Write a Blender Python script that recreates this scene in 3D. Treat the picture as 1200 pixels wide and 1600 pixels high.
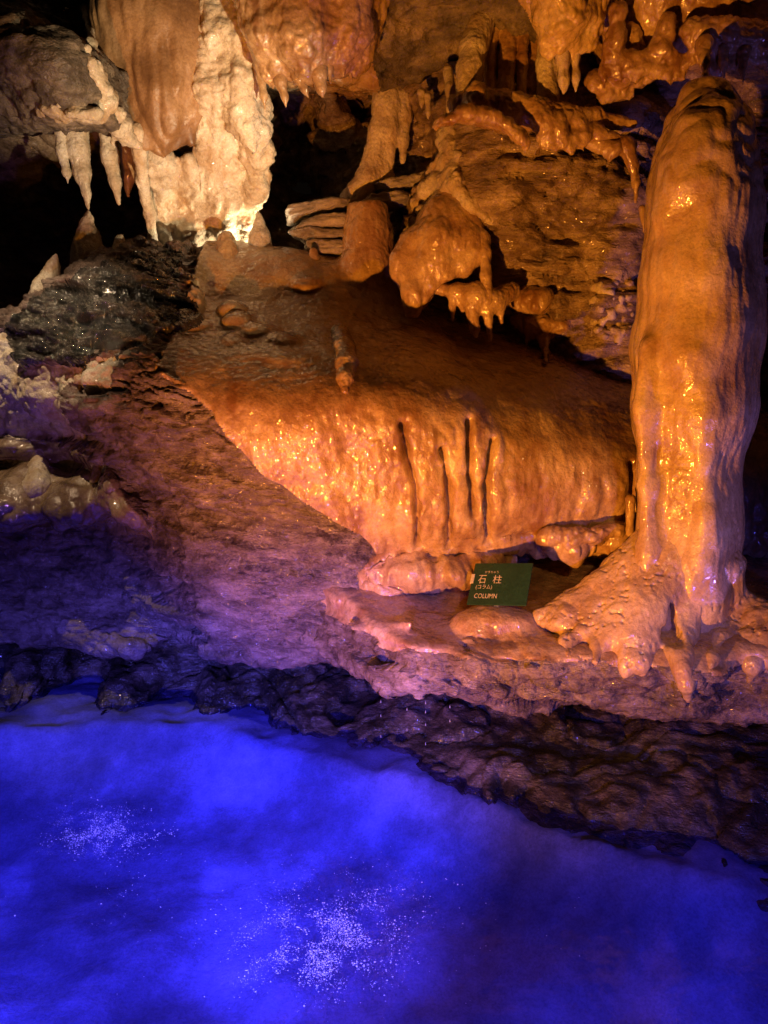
import bpy, math, random
import numpy as np
import openvdb as vdb
from mathutils import Vector

for o in list(bpy.data.objects):
    bpy.data.objects.remove(o, do_unlink=True)
sc = bpy.context.scene
COL = sc.collection
R = math.radians

# ------------------------------------------------------------------ camera
CZ, PITCH, F = 2.0, 10.0, 1200.0          # eye height above the pool, degrees down, focal length in photo pixels
cam_d = bpy.data.cameras.new('camera')
cam = bpy.data.objects.new('camera', cam_d); COL.objects.link(cam)
cam.location = (0, 0, CZ); cam.rotation_euler = (R(90 - PITCH), 0, 0)
cam_d.sensor_fit = 'HORIZONTAL'; cam_d.sensor_width = 36.0; cam_d.lens = 36.0 * F / 1200.0
cam_d.clip_start = 0.05; cam_d.clip_end = 200
sc.camera = cam

# ------------------------------------------------------------------ world (deep inside a cave: next to no sky light)
world = bpy.data.worlds.new('World'); sc.world = world; world.use_nodes = True
wbg = world.node_tree.nodes['Background']
wbg.inputs[0].default_value = (1.0, 0.62, 0.42, 1); wbg.inputs[1].default_value = 0.002
sc.view_settings.view_transform = 'Standard'; sc.view_settings.look = 'None'
sc.view_settings.exposure = 0.0; sc.view_settings.gamma = 1.0; sc.view_settings.use_curve_mapping = False
sc.cycles.use_denoising = True; sc.cycles.denoising_prefilter = 'NONE'
sc.cycles.max_bounces = 4; sc.cycles.diffuse_bounces = 3; sc.cycles.glossy_bounces = 2
sc.cycles.transparent_max_bounces = 8; sc.cycles.transmission_bounces = 3
sc.cycles.caustics_reflective = False; sc.cycles.caustics_refractive = False
sc.cycles.sample_clamp_indirect = 4.0

# ------------------------------------------------------------------ pixel <-> place
def ray(px, py):
    u, v = (px - 600.0) / F, -(py - 800.0) / F
    c, s = math.cos(R(PITCH)), math.sin(R(PITCH))
    return np.array([u, c + v * s, -s + v * c])
def P(px, py, Y):
    d = ray(px, py); t = Y / d[1]
    return np.array([d[0] * t, Y, CZ + d[2] * t])
def G(px, py, z=0.0):
    d = ray(px, py); t = (z - CZ) / d[2]
    return np.array([d[0] * t, d[1] * t, z])
def mpp(px, py, Y):                      # metres per photo pixel at that place
    return Y / ray(px, py)[1] / F

# ------------------------------------------------------------------ show-cave lamps, plus one added fill
def lamp(name, kind, loc, power, color, target=None, size=60, blend=0.5, radius=0.04):
    l = bpy.data.lights.new(name, kind); l.energy = power; l.color = color
    l.shadow_soft_size = radius
    o = bpy.data.objects.new(name, l); COL.objects.link(o); o.location = loc
    if kind == 'SPOT':
        l.spot_size = R(size); l.spot_blend = blend
    if target is not None:
        o.rotation_euler = (Vector(target) - Vector(loc)).to_track_quat('-Z', 'Y').to_euler()
    return o
ORANGE = (1.0, 0.335, 0.032); WARM = (1.0, 0.78, 0.48); BLUE = (0.11, 0.092, 1.0); VIOLET = (0.38, 0.16, 1.0)
lamp('orange_floor_lamp', 'SPOT', (-1.0, 1.25, 0.30), 900, ORANGE, P(860, 470, 4.0), 94, 1.0, 0.03)
lamp('added_sign_fill', 'SPOT', (0.9, -0.3, 2.9), 190, (1.0, 0.50, 0.17), P(820, 960, 3.7), 34, 0.9, 0.05)  # added warm fill from beside the camera, brightens the sign and ledge
lamp('white_niche_lamp', 'SPOT', P(418, 425, 5.06), 30, WARM, P(275, 180, 4.8), 126, 0.5, 0.03)
lamp('white_ceiling_lamp', 'SPOT', (1.3, 1.15, 0.45), 1500, (1.0, 0.74, 0.42), P(240, 135, 4.8), 21.5, 0.9, 0.03)
lamp('white_side_lamp', 'SPOT', (-2.25, 3.4, 3.95), 190, (1.0, 0.70, 0.42), P(70, 600, 4.4), 44, 0.8, 0.025)
lamp('violet_floor_lamp', 'SPOT', (-0.6, 1.2, 0.15), 62, (0.55, 0.22, 1.0), P(290, 800, 4.0), 64, 1.0)
lamp('blue_side_lamp', 'SPOT', (2.6, 2.6, 0.3), 80, (0.30, 0.19, 1.0), P(1160, 720, 3.8), 60, 0.8)
lamp('pool_spot', 'SPOT', (-1.6, 0.2, 0.9), 1300, BLUE, G(0, 1440, -0.3), 56, 1.0)
lamp('pool_spot', 'SPOT', (0.0, 0.2, 1.1), 420, BLUE, G(480, 1480, -0.3), 30, 1.0)
lamp('pool_spot', 'SPOT', (-0.3, 0.2, 1.0), 1100, BLUE, G(470, 1150, -0.03), 40, 0.8)
lamp('pool_spot', 'SPOT', (1.0, 0.2, 1.0), 260, BLUE, G(950, 1330, -0.1), 64, 0.9)

# ------------------------------------------------------------------ noise (numpy gradient noise)
_rng = np.random.RandomState(11)
_perm = _rng.permutation(256).astype(np.int32); _perm = np.concatenate([_perm, _perm, _perm])
_g = _rng.normal(size=(256, 3)).astype(np.float32); _g /= np.linalg.norm(_g, axis=1)[:, None]
def pn(p, seed=0.0):
    p = p.astype(np.float32) + np.float32(seed * 7.31 + 50.0)
    i = np.floor(p).astype(np.int32); f = p - i
    w = f * f * f * (f * (f * 6 - 15) + 10); i &= 255
    out = 0
    for dx in (0, 1):
        wx = w[:, 0] if dx else 1 - w[:, 0]
        a = _perm[i[:, 0] + dx]
        for dy in (0, 1):
            wy = w[:, 1] if dy else 1 - w[:, 1]
            b = _perm[a + i[:, 1] + dy]
            for dz in (0, 1):
                wz = w[:, 2] if dz else 1 - w[:, 2]
                g = _g[_perm[b + i[:, 2] + dz] & 255]
                out = out + wx * wy * wz * (g[:, 0] * (f[:, 0] - dx) + g[:, 1] * (f[:, 1] - dy) + g[:, 2] * (f[:, 2] - dz))
    return out * 1.5
def S(p, sx, sy=None, sz=None):
    return p * np.array([sx, sx if sy is None else sy, sx if sz is None else sz], np.float32)
def fbm(p, o=4, seed=0.0, lac=2.03, gain=0.5):
    a, s, t = 1.0, 0, 0
    for k in range(o):
        s = s + a * pn(p * lac ** k, seed + k); t += a; a *= gain
    return s / t
def ridged(p, o=4, seed=0.0):
    a, s, t = 1.0, 0, 0
    for k in range(o):
        s = s + a * (1 - 2 * np.abs(pn(p * 2.07 ** k, seed + k))); t += a; a *= 0.5
    return s / t
def sstep(a, b, x):
    t = np.clip((x - a) / (b - a), 0, 1); return t * t * (3 - 2 * t)
def bed(p, tilt=(0.16, 0.05, 1.0), warp=0.05, seed=0):      # coordinate across the bedding planes
    t = np.array(tilt, np.float32); t /= np.linalg.norm(t)
    return p @ t + warp * pn(p * 1.7, seed + 3)

_cell = _rng.rand(4096).astype(np.float32)
def terrace(p, s, freq, seed=0, rag=1.0):                   # broken bedding: sharp steps, each plate with its own reach
    t = s * freq + rag * (0.35 * pn(p * 3.1, seed) + 0.15 * pn(p * 11, seed + 1)); c = np.floor(t).astype(np.int64); f = t - c
    def reach(c_):
        q = np.stack([p[:, 0] * 2.6 + c_ * 5.7, p[:, 1] * 2.6, c_ * 3.3 + np.zeros(len(p))], 1).astype(np.float32)
        return _cell[(c_ * 131 + seed * 17) & 4095] - 0.5 + 0.9 * pn(q % 200, seed + 2) + 0.35 * pn((q * 4.3) % 200, seed + 3)
    return reach(c) - 0.5 * np.exp(-((f - 0.5) ** 2 - 0.25) ** 2 / 0.002) * 0.6
# surface styles: displacement in metres along the normal
def st_flow(p, n, a=1.0):
    d = 0.024 * fbm(p * 3.1, 3, 1)
    m = 0.5 + sstep(-.3, .4, pn(p * 2.2, 18))
    d = d + m * (0.020 * (np.abs(pn(S(p, 8, 8, 4), 2)) - 0.25) + 0.009 * (np.abs(pn(S(p, 19, 19, 9), 3)) - 0.25)) + 0.004 * pn(S(p, 42, 42, 26), 4) + 0.026 * (np.abs(pn(S(p, 4.2, 4.2, 1.4), 19)) - 0.25)
    return d * a
def st_slate(p, n, a=1.0):
    s = bed(p, (0.2, 0.05, 1.0), 0.10); s = s + 0.02 * pn(p * 6, 14)
    patch = sstep(-0.25, 0.35, pn(p * 2.3, 9))
    d = 0.045 * fbm(p * 2.2, 4, 5) + 0.014 * ridged(S(p, 6, 6, 11), 4, 8)
    d = d + (0.35 + 0.65 * patch) * (0.052 * terrace(p, s, 12, 5) + 0.026 * terrace(p, s, 30, 25))
    q2 = np.stack([p[:, 0] * 8, p[:, 1] * 8, s * 34], 1)
    d = d + (0.4 + patch) * 0.008 * pn(q2, 7) + 0.013 * fbm(S(p, 14, 14, 36), 2, 10) + 0.014 * ridged(S(p, 6, 6, 15), 3, 11)
    cr = pn(np.stack([p[:, 0] * 4.2, p[:, 1] * 4.2, s * 12], 1), 12)
    d = d - 0.030 * np.exp(-(cr / 0.04) ** 2) * sstep(0.0, 0.25, pn(p * 3.3, 13))
    return d * a
def st_crumple(p, n, a=1.0):
    s = bed(p, (0.3, 0.1, 1.0)); q = np.stack([p[:, 0] * 4, p[:, 1] * 4, s * 12], 1)
    return a * (0.05 * terrace(p, s, 9, 35) + 0.050 * ridged(q, 4, 15) + 0.03 * fbm(p * 9, 3, 16) + 0.014 * ridged(p * 24, 2, 17))
def st_pop(p, n, a=1.0):                                      # knobbly cave popcorn
    return a * (0.018 * fbm(p * 5, 3, 21) + 0.014 * (np.abs(pn(p * 13, 22)) - .25) + 0.008 * (np.abs(pn(p * 27, 23)) - .25))
def st_drip(p, n, a=1.0):
    return a * (0.010 * fbm(S(p, 9, 9, 4), 3, 31) + 0.006 * (np.abs(pn(S(p, 26, 26, 12), 32)) - .25) + 0.0025 * pn(p * 60, 33))

# ------------------------------------------------------------------ fields
def smin(a, b, k): 
    h = np.clip(0.5 + 0.5 * (b - a) / k, 0, 1); return b + (a - b) * h - k * h * (1 - h)
def smax(a, b, k): return -smin(-a, -b, k)
def mq_fit(A, v, c):
    A = np.asarray(A, float); n = len(A)
    D = np.sqrt(((A[:, None] - A[None]) ** 2).sum(-1) + c * c)
    T = np.concatenate([np.ones((n, 1)), A], 1)
    M = np.zeros((n + 3, n + 3)); M[:n, :n] = D; M[:n, n:] = T; M[n:, :n] = T.T
    M[:n, :n] -= np.eye(n) * 0.02
    w = np.linalg.solve(M, np.concatenate([v, np.zeros(3)]))
    return A, w, c
def mq_eval(fit, X, Y):
    A, w, c = fit; n = len(A)
    out = w[n] + w[n + 1] * X + w[n + 2] * Y
    for k in range(n):
        out = out + w[k] * np.sqrt((X - A[k, 0]) ** 2 + (Y - A[k, 1]) ** 2 + c * c)
    return out
def relief(pts, c=0.12):                 # front surface y = f(x, z) through points given as (px, py, Y)
    W = np.array([P(*q) for q in pts]); return mq_fit(W[:, [0, 2]], W[:, 1], c)
class Box:
    def __init__(s, lo, hi, h):
        s.lo = np.array(lo, np.float32); s.h = h
        n = np.ceil((np.array(hi) - np.array(lo)) / h).astype(int) + 1
        s.x, s.y, s.z = [(s.lo[i] + h * np.arange(n[i])).astype(np.float32) for i in range(3)]
        s.X = s.x[:, None, None]; s.Y = s.y[None, :, None]; s.Z = s.z[None, None, :]; s.n = n
    def front(s, fit):                   # solid behind the relief
        f = mq_eval(fit, s.x[:, None], s.z[None, :]); gx, gz = np.gradient(f, s.h)
        c = 1 / np.sqrt(1 + np.minimum(gx * gx + gz * gz, 9.0))
        return ((f * c)[:, None, :] - s.Y * c[:, None, :]).astype(np.float32)
    def line(s, pts, axis='z'):          # value along x, from world points
        a = np.array(sorted(pts)); return np.interp(s.x, a[:, 0], a[:, 1]).astype(np.float32)[:, None, None]
    def mesh(s, d):
        d = np.clip(d, -3 * s.h, 3 * s.h).astype(np.float32)
        g = vdb.FloatGrid(background=float(3 * s.h)); g.copyFromArray(d)
        p, q = g.convertToQuads(isovalue=0.0)
        p = np.asarray(p, np.float32) * s.h + s.lo
        return p, np.asarray(q, np.int64)
def capsule(b, A, B, ra, rb):
    ab = B - A; L2 = float((ab ** 2).sum()) + 1e-12
    t = np.clip(((b.X - A[0]) * ab[0] + (b.Y - A[1]) * ab[1] + (b.Z - A[2]) * ab[2]) / L2, 0, 1)
    return np.sqrt((b.X - A[0] - t * ab[0]) ** 2 + (b.Y - A[1] - t * ab[1]) ** 2 + (b.Z - A[2] - t * ab[2]) ** 2) - (ra + (rb - ra) * t)
def ellip(b, C, r):
    q = np.sqrt(((b.X - C[0]) / r[0]) ** 2 + ((b.Y - C[1]) / r[1]) ** 2 + ((b.Z - C[2]) / r[2]) ** 2)
    return (q - 1) * min(r)
def subdivide(p, q):
    n = len(p)
    e = np.concatenate([q[:, [0, 1]], q[:, [1, 2]], q[:, [2, 3]], q[:, [3, 0]]]); e.sort(1)
    key = e[:, 0] * n + e[:, 1]; u, inv = np.unique(key, return_inverse=True)
    mid = (p[u // n] + p[u % n]) * 0.5; cen = p[q].mean(1)
    m = len(q); a, b, c, d = [n + inv[k * m:(k + 1) * m] for k in range(4)]; o = n + len(u) + np.arange(m)
    Q = np.concatenate([np.stack(t, 1) for t in ((q[:, 0], a, o, d), (a, q[:, 1], b, o), (o, b, q[:, 2], c), (d, o, c, q[:, 3]))])
    return np.concatenate([p, mid, cen]).astype(np.float32), Q
def normals(p, q):
    f = np.cross(p[q[:, 2]] - p[q[:, 0]], p[q[:, 3]] - p[q[:, 1]])
    n = np.stack([np.bincount(q.ravel(), np.repeat(f[:, k], 4), len(p)) for k in range(3)], 1)
    return (n / (np.linalg.norm(n, axis=1)[:, None] + 1e-12)).astype(np.float32)
def relax(p, q, it=1, lam=0.5):
    e = np.concatenate([q[:, [0, 1]], q[:, [1, 2]], q[:, [2, 3]], q[:, [3, 0]]]); i = np.concatenate([e[:, 0], e[:, 1]]); j = np.concatenate([e[:, 1], e[:, 0]])
    c = np.bincount(i, minlength=len(p))[:, None] + 1e-9
    for _ in range(it):
        m = np.stack([np.bincount(i, p[j, k], len(p)) for k in range(3)], 1) / c
        p = (p + lam * (m - p)).astype(np.float32)
    return p
def poly_sd(pts, x, z):                  # signed distance to a polygon in the x-z plane (negative inside)
    d = np.full(x.shape, 1e9); ins = np.zeros(x.shape, bool); m = len(pts)
    for k in range(m):
        ax, az = pts[k]; bx, bz = pts[(k + 1) % m]; ex, ez = bx - ax, bz - az
        t = np.clip(((x - ax) * ex + (z - az) * ez) / (ex * ex + ez * ez), 0, 1)
        d = np.minimum(d, (x - ax - t * ex) ** 2 + (z - az - t * ez) ** 2)
        cr = (az > z) != (bz > z)
        ins ^= cr & (x < (bx - ax) * (z - az) / (bz - az + 1e-12) + ax)
    return np.sqrt(d) * np.where(ins, -1, 1)
def region(pts, Y=4.0):
    return [tuple(P(a, b, Y)[[0, 2]]) for a, b in pts]

# ------------------------------------------------------------------ objects
def to_mesh(name, p, q, mat):
    me = bpy.data.meshes.new(name)
    me.vertices.add(len(p)); me.vertices.foreach_set('co', np.ascontiguousarray(p, np.float32).ravel())
    me.loops.add(q.size); me.loops.foreach_set('vertex_index', np.ascontiguousarray(q, np.int32).ravel())
    me.polygons.add(len(q)); me.polygons.foreach_set('loop_start', np.arange(0, q.size, q.shape[1], dtype=np.int32))
    me.update(calc_edges=True); me.polygons.foreach_set('use_smooth', np.ones(len(q), bool))
    me.materials.append(mat); me.update(); return me
def sub_mesh(p, q, keep):
    q = q[keep]; u, inv = np.unique(q, return_inverse=True); return p[u], inv.reshape(q.shape)
def obj(name, me, parent=None, label=None, cat=None, group=None, kind=None):
    o = bpy.data.objects.new(name, me); COL.objects.link(o)
    if parent is not None: o.parent = parent
    for k, v in (('label', label), ('category', cat), ('group', group), ('kind', kind)):
        if v: o[k] = v
    return o
def root(name, label, cat, group=None): return obj(name, None, None, label, cat, group)

# ------------------------------------------------------------------ materials
def material(name, c1, c2, c3=None, rough=(0.25, 0.5), scale=6.0, bump=0.3, bscale=60.0, strat=0.0, spec=0.5, coat=0.0, blot=2.0, sss=0.0, cscale=24.0, stain=None):
    m = bpy.data.materials.new(name); m.use_nodes = True; t = m.node_tree; N, L = t.nodes, t.links
    bs = N['Principled BSDF']; tc = N.new('ShaderNodeTexCoord'); co = tc.outputs['Object']
    def noise(sc_, det=6, ro=0.6, src=co):
        n = N.new('ShaderNodeTexNoise'); n.inputs['Scale'].default_value = sc_; n.inputs['Detail'].default_value = det
        n.inputs['Roughness'].default_value = ro; L.new(src, n.inputs['Vector']); return n.outputs['Fac']
    def ramp(f, stops):
        r = N.new('ShaderNodeValToRGB'); el = r.color_ramp.elements
        el[0].position, el[0].color = stops[0][0], (*stops[0][1], 1); el[1].position, el[1].color = stops[-1][0], (*stops[-1][1], 1)
        for a, c in stops[1:-1]: e = el.new(a); e.color = (*c, 1)
        L.new(f, r.inputs[0]); return r.outputs[0]
    if strat:
        mp = N.new('ShaderNodeMapping'); mp.inputs['Rotation'].default_value = (0.05, 0.16, 0); mp.inputs['Scale'].default_value = (1, 1, strat); L.new(co, mp.inputs[0]); src = mp.outputs[0]
    else: src = co
    stops = [(0.32, c1), (0.62, c2)] if c3 is None else [(0.28, c1), (0.48, c2), (0.68, c3)]
    col = ramp(noise(scale, 5, 0.68, src), stops)
    big = noise(blot, 2, 0.5)
    mx = N.new('ShaderNodeMix'); mx.data_type = 'RGBA'; mx.blend_type = 'MULTIPLY'; mx.inputs[0].default_value = 0.6
    L.new(col, mx.inputs[6]); L.new(ramp(big, [(0.3, (0.55, 0.5, 0.45)), (0.65, (1.0, 1.0, 1.0))]), mx.inputs[7])
    fine = noise(85, 2, 0.7)
    mx2 = N.new('ShaderNodeMix'); mx2.data_type = 'RGBA'; mx2.blend_type = 'MULTIPLY'; mx2.inputs[0].default_value = 0.5
    L.new(mx.outputs[2], mx2.inputs[6]); L.new(ramp(fine, [(0.3, (0.45, 0.42, 0.4)), (0.6, (1, 1, 1))]), mx2.inputs[7])
    fin = mx2.outputs[2]
    if stain is not None:                 # iron-stained streaks that ran down the stone
        ms = N.new('ShaderNodeMapping'); ms.inputs['Scale'].default_value = (7, 7, 1.3); L.new(co, ms.inputs[0])
        m3 = N.new('ShaderNodeMix'); m3.data_type = 'RGBA'; m3.inputs[7].default_value = (*stain, 1)
        L.new(ramp(noise(1.0, 4, 0.6, ms.outputs[0]), [(0.50, (0, 0, 0)), (0.68, (0.85, 0.85, 0.85))]), m3.inputs[0]); L.new(fin, m3.inputs[6]); fin = m3.outputs[2]
    L.new(fin, bs.inputs['Base Color'])
    mr = N.new('ShaderNodeMapRange'); mr.inputs[1].default_value = 0.35; mr.inputs[2].default_value = 0.65
    mr.inputs[3].default_value, mr.inputs[4].default_value = rough; L.new(noise(9, 2), mr.inputs[0]); L.new(mr.outputs[0], bs.inputs['Roughness'])
    bs.inputs['Specular IOR Level'].default_value = spec; bs.inputs['Coat Weight'].default_value = coat; bs.inputs['Coat Roughness'].default_value = 0.08
    if sss: bs.inputs['Subsurface Weight'].default_value = sss; bs.inputs['Subsurface Radius'].default_value = (0.03, 0.015, 0.006); bs.inputs['Subsurface Scale'].default_value = 0.5
    b1 = N.new('ShaderNodeBump'); b1.inputs['Strength'].default_value = bump; b1.inputs['Distance'].default_value = 0.012 if bump < 0.9 else 0.022
    L.new(noise(bscale, 4, 0.65, src), b1.inputs['Height'])
    b2 = N.new('ShaderNodeBump'); b2.inputs['Strength'].default_value = bump * 0.7; b2.inputs['Distance'].default_value = 0.003
    L.new(noise(bscale * 3.7, 2, 0.6), b2.inputs['Height']); L.new(b1.outputs[0], b2.inputs['Normal']); L.new(b2.outputs[0], bs.inputs['Normal'])
    if coat:                              # the water film is smoother than the stone below it
        b3 = N.new('ShaderNodeBump'); b3.inputs['Strength'].default_value = min(1.0, bump * 1.1); b3.inputs['Distance'].default_value = 0.02
        L.new(noise(cscale, 1, 0.5), b3.inputs['Height']); L.new(b3.outputs[0], bs.inputs['Coat Normal'])
    return m
M_FLOW = material('wet_flowstone', (0.24, 0.115, 0.045), (0.50, 0.32, 0.16), (0.66, 0.49, 0.29), (0.16, 0.42), 5, 0.6, 34, coat=0.9, cscale=32, stain=(0.20, 0.085, 0.03))
M_PALE = material('pale_calcite', (0.36, 0.25, 0.15), (0.66, 0.56, 0.42), (0.82, 0.76, 0.64), (0.25, 0.55), 7, 0.8, 55, coat=0.2, stain=(0.40, 0.26, 0.14))
M_SLATE = material('slate_rock', (0.05, 0.034, 0.03), (0.17, 0.12, 0.10), (0.36, 0.28, 0.24), (0.25, 0.55), 4.5, 1.0, 22, strat=2.6, coat=0.15)
M_BLACK = material('black_wet_rock', (0.012, 0.011, 0.010), (0.035, 0.032, 0.028), (0.11, 0.095, 0.08), (0.05, 0.22), 9, 1.0, 40, coat=1.0, cscale=48)
M_BANK = material('dark_bank_rock', (0.015, 0.012, 0.011), (0.055, 0.042, 0.035), (0.20, 0.155, 0.13), (0.14, 0.45), 3.0, 1.0, 20, strat=3, coat=0.2)
M_WALL = material('layered_wall_rock', (0.045, 0.028, 0.018), (0.24, 0.16, 0.10), (0.55, 0.42, 0.28), (0.20, 0.5), 4.0, 1.0, 20, strat=2.6, coat=0.25)
M_MUD = material('wet_brown_flowstone', (0.16, 0.10, 0.06), (0.30, 0.21, 0.13), (0.46, 0.36, 0.25), (0.10, 0.3), 5, 0.7, 30, coat=1.0, cscale=20, stain=(0.10, 0.06, 0.035))
M_CEIL = material('ceiling_rock', (0.03, 0.025, 0.022), (0.14, 0.11, 0.085), (0.38, 0.30, 0.22), (0.35, 0.7), 4, 1.0, 18, strat=1.8)
M_BED = material('pool_silt', (0.12, 0.12, 0.125), (0.38, 0.38, 0.38), (0.85, 0.85, 0.85), (0.5, 0.8), 1.3, 0.3, 30)

# ------------------------------------------------------------------ large rock masses
def body(box, d, style, sub=1, cull=None, it=1):
    p, q = box.mesh(d); p = relax(p, q, it)
    if sub and box.n.prod() > 2e6:
        c_, s_ = math.cos(R(PITCH)), math.sin(R(PITCH)); dz = p[:, 2] - CZ; dep = np.maximum(p[:, 1] * c_ - dz * s_, .1)
        u = 600 + F * p[:, 0] / dep; v = 800 - F * (p[:, 1] * s_ + dz * c_) / dep
        p, q = sub_mesh(p, q, ~((u < -230) | (u > 1430) | (v < -120) | (v > 1720))[q].all(1))
        n = normals(p, q); vw = p - np.array([0, 0, CZ], np.float32); away = (n * vw).sum(1) / np.linalg.norm(vw, axis=1) > 0.45
        edge = ((p < box.lo + box.h) | (p > box.lo + (box.n - 2) * box.h)).any(1)
        p, q = sub_mesh(p, q, ~((away | edge)[q].all(1)))
    if cull is not None: p, q = sub_mesh(p, q, ~cull(p)[q].all(1))
    for _ in range(sub): p, q = subdivide(p, q)
    p = relax(p, q, 1) if sub else p
    n = normals(p, q); p = p + n * style(p, n)[:, None]
    return p.astype(np.float32), q

# --- the great overhanging boulder
mound_pts = [
 # beyond crest
 (-250,330,6.6),(-100,380,6.3),(60,360,6.3),(200,320,6.4),(350,310,6.6),(480,320,6.6),(600,380,6.4),(720,440,6.2),(900,520,5.9),(1100,560,5.8),(1400,560,5.8),
 # crest and top slope
 (-150,500,4.7),(15,492,4.58),(80,440,4.66),(130,412,4.72),(180,396,4.78),(250,384,4.85),(350,384,4.88),(450,396,4.88),(540,420,4.88),(640,480,4.95),(760,525,4.95),(900,560,4.95),(1000,590,4.9),(1150,620,4.9),
 (575,500,4.65),(450,470,4.62),(330,460,4.60),(200,460,4.45),(100,500,4.38),(30,550,4.42),
 (330,520,4.30),(450,540,4.25),(600,560,4.20),(720,575,4.35),(850,605,4.40),(960,650,4.35),
 # rim
 (-150,640,4.6),(30,600,4.40),(120,600,4.12),(200,580,3.95),(280,595,3.88),(400,603,3.84),(520,603,3.84),(620,612,3.87),(720,630,3.95),(820,670,4.02),(920,700,4.10),(1050,720,4.2),(1250,720,4.4),
 # face
 (560,700,3.84),(660,720,3.84),(760,740,3.92),(860,760,3.98),(960,770,4.04),(600,800,3.90),(720,820,3.92),(850,830,4.02),(1000,840,4.2),(640,880,4.08),(760,880,4.15),(900,880,4.3),(1100,880,4.4),
 (150,640,3.98),(230,700,3.95),(330,740,3.90),(430,800,3.92),(520,860,3.98),(350,850,4.02),(450,930,4.08),(540,970,4.15),(300,900,4.10),(380,1000,4.16),(480,1030,4.2),(620,1000,4.3),(700,1000,4.45),
 # left recesses
 (-150,760,4.7),(40,660,4.55),(110,670,4.5),(200,750,4.35),(245,820,4.25),(20,720,4.72),(100,740,4.7),(60,860,4.72),(150,880,4.6),(230,900,4.38),(60,960,4.66),(160,980,4.5),(280,985,4.30),(60,1030,4.6),(200,1040,4.4),(-200,1000,4.8),(-200,880,4.8)]
b = Box((-3.4, 3.55, 0.1), (2.6, 6.0, 3.05), 0.018)
mfit = relief(mound_pts); d = b.front(mfit)
Yb = 4.8
for _ in range(30): w_ = P(580, 468, Yb); Yb = 0.5 * Yb + 0.5 * float(mq_eval(mfit, w_[0], w_[2]))

zb = b.line([(P(x, y, Y)[0], P(x, y, Y)[2]) for x, y, Y in [(-300,1040,4.7),(0,1030,4.6),(150,1035,4.5),(300,1020,4.25),(420,1040,4.2),(560,1045,4.15),(640,1000,4.2),(680,905,4.1),(780,858,4.0),(860,858,4.05),(1000,870,4.1),(1300,880,4.2)]])
d = smax(d, zb - b.Z + (b.Y - 4.2) * 0.15, 0.05)
zc = b.line([(P(x, y, Y)[0], P(x, y, Y)[2]) for x, y, Y in [(-300,520,4.7),(15,488,4.6),(80,436,4.7),(130,408,4.75),(180,392,4.8),(250,380,4.88),(350,378,4.9),(450,390,4.9),(540,405,4.9),(640,420,5.0),(760,400,5.1),(1300,400,5.1)]])
d = smax(d, b.Z - zc + np.maximum(b.Y - 4.95, 0) * 0.9, 0.05)
GROOVES = ([(628,665,3.83),(636,710,3.83),(650,760,3.86),(652,850,3.93)],[(690,700,3.85),(700,760,3.88),(702,850,3.93)],[(728,660,3.9),(732,740,3.91),(738,800,3.93)],[(764,690,3.93),(756,760,3.93),(762,840,3.96)],[(985,730,4.08),(982,800,4.08),(978,850,4.1)])
for C, r in (((815,835,3.97),(.12,.12,.035)),((930,862,4.0),(.2,.14,.045)),((60,660,4.42),(.05,.12,.07)),((125,668,4.36),(.06,.12,.05)),((735,868,3.99),(.06,.1,.02))):
    d = smax(d, -ellip(b, P(*C), r), 0.03)
for C, r in (((60,765,4.66),(.30,.26,.16)),((-60,775,4.62),(.3,.3,.2)),((150,775,4.60),(.22,.24,.15)),((215,795,4.30),(.10,.16,.10)),((185,770,4.38),(.13,.16,.12)),((120,790,4.45),(.18,.2,.13)),((20,790,4.45),(.2,.2,.14)),((40,700,4.75),(.3,.2,.08)),((125,635,4.28),(.10,.14,.12)),((70,610,4.42),(.14,.12,.16))):
    d = smin(d, ellip(b, P(*C), r), 0.06)
for C, r in (((40,985,4.02),(.78,.62,.40)),((200,1025,3.98),(.46,.55,.19))):
    d = smax(d, -ellip(b, P(*C), r), 0.025)
for A, B, ra, rb in (((577,405,Yb + .05),(580,500,Yb + .05),.125,.14),):   # flaring seat of the big stalagmite
    d = smin(d, capsule(b, P(*A), P(*B), ra, rb), 0.16)
for C, r in (((362,492,4.44),(.05,.06,.05)),((372,515,4.36),(.07,.08,.06)),((400,528,4.30),(.10,.08,.05)),((438,545,4.24),(.08,.08,.05)),((365,550,4.22),(.06,.08,.06)),((405,566,4.14),(.09,.08,.04)),((450,575,4.08),(.10,.08,.035)),((300,520,4.32),(.09,.08,.04)),((480,450,4.70),(.07,.07,.04))):
    d = smin(d, ellip(b, P(*C), r), 0.05)
# tiered lobes under the boulder, left of the sign
for C, r in (((640,885,4.16),(.22,.22,.085)),((700,880,4.16),(.20,.24,.07)),((745,868,4.2),(.14,.2,.06)),((610,915,4.12),(.12,.12,.06)),((590,950,4.18),(.1,.14,.09)),((880,846,4.08),(.13,.14,.05)),((950,838,4.10),(.12,.14,.06))):
    d = smin(d, ellip(b, P(*C), r), 0.03)
flow_reg = region([(250,300),(250,575),(300,612),(345,640),(365,680),(410,725),(500,795),(560,832),(590,870),(560,905),(560,1000),(1500,1000),(1500,200),(250,200)], 3.95)
black_reg = region([(15,520),(50,460),(90,440),(170,385),(275,370),(275,440),(320,475),(325,512),(260,545),(180,565),(100,570),(40,560)], 4.5)
mud_reg = region([(-600,680),(120,690),(190,735),(250,790),(260,835),(-600,835)], 4.5)
pale_reg = region([(-600,480),(30,520),(40,560),(180,565),(250,545),(215,600),(130,600),(120,640),(140,690),(-600,690)], 4.4)
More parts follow.
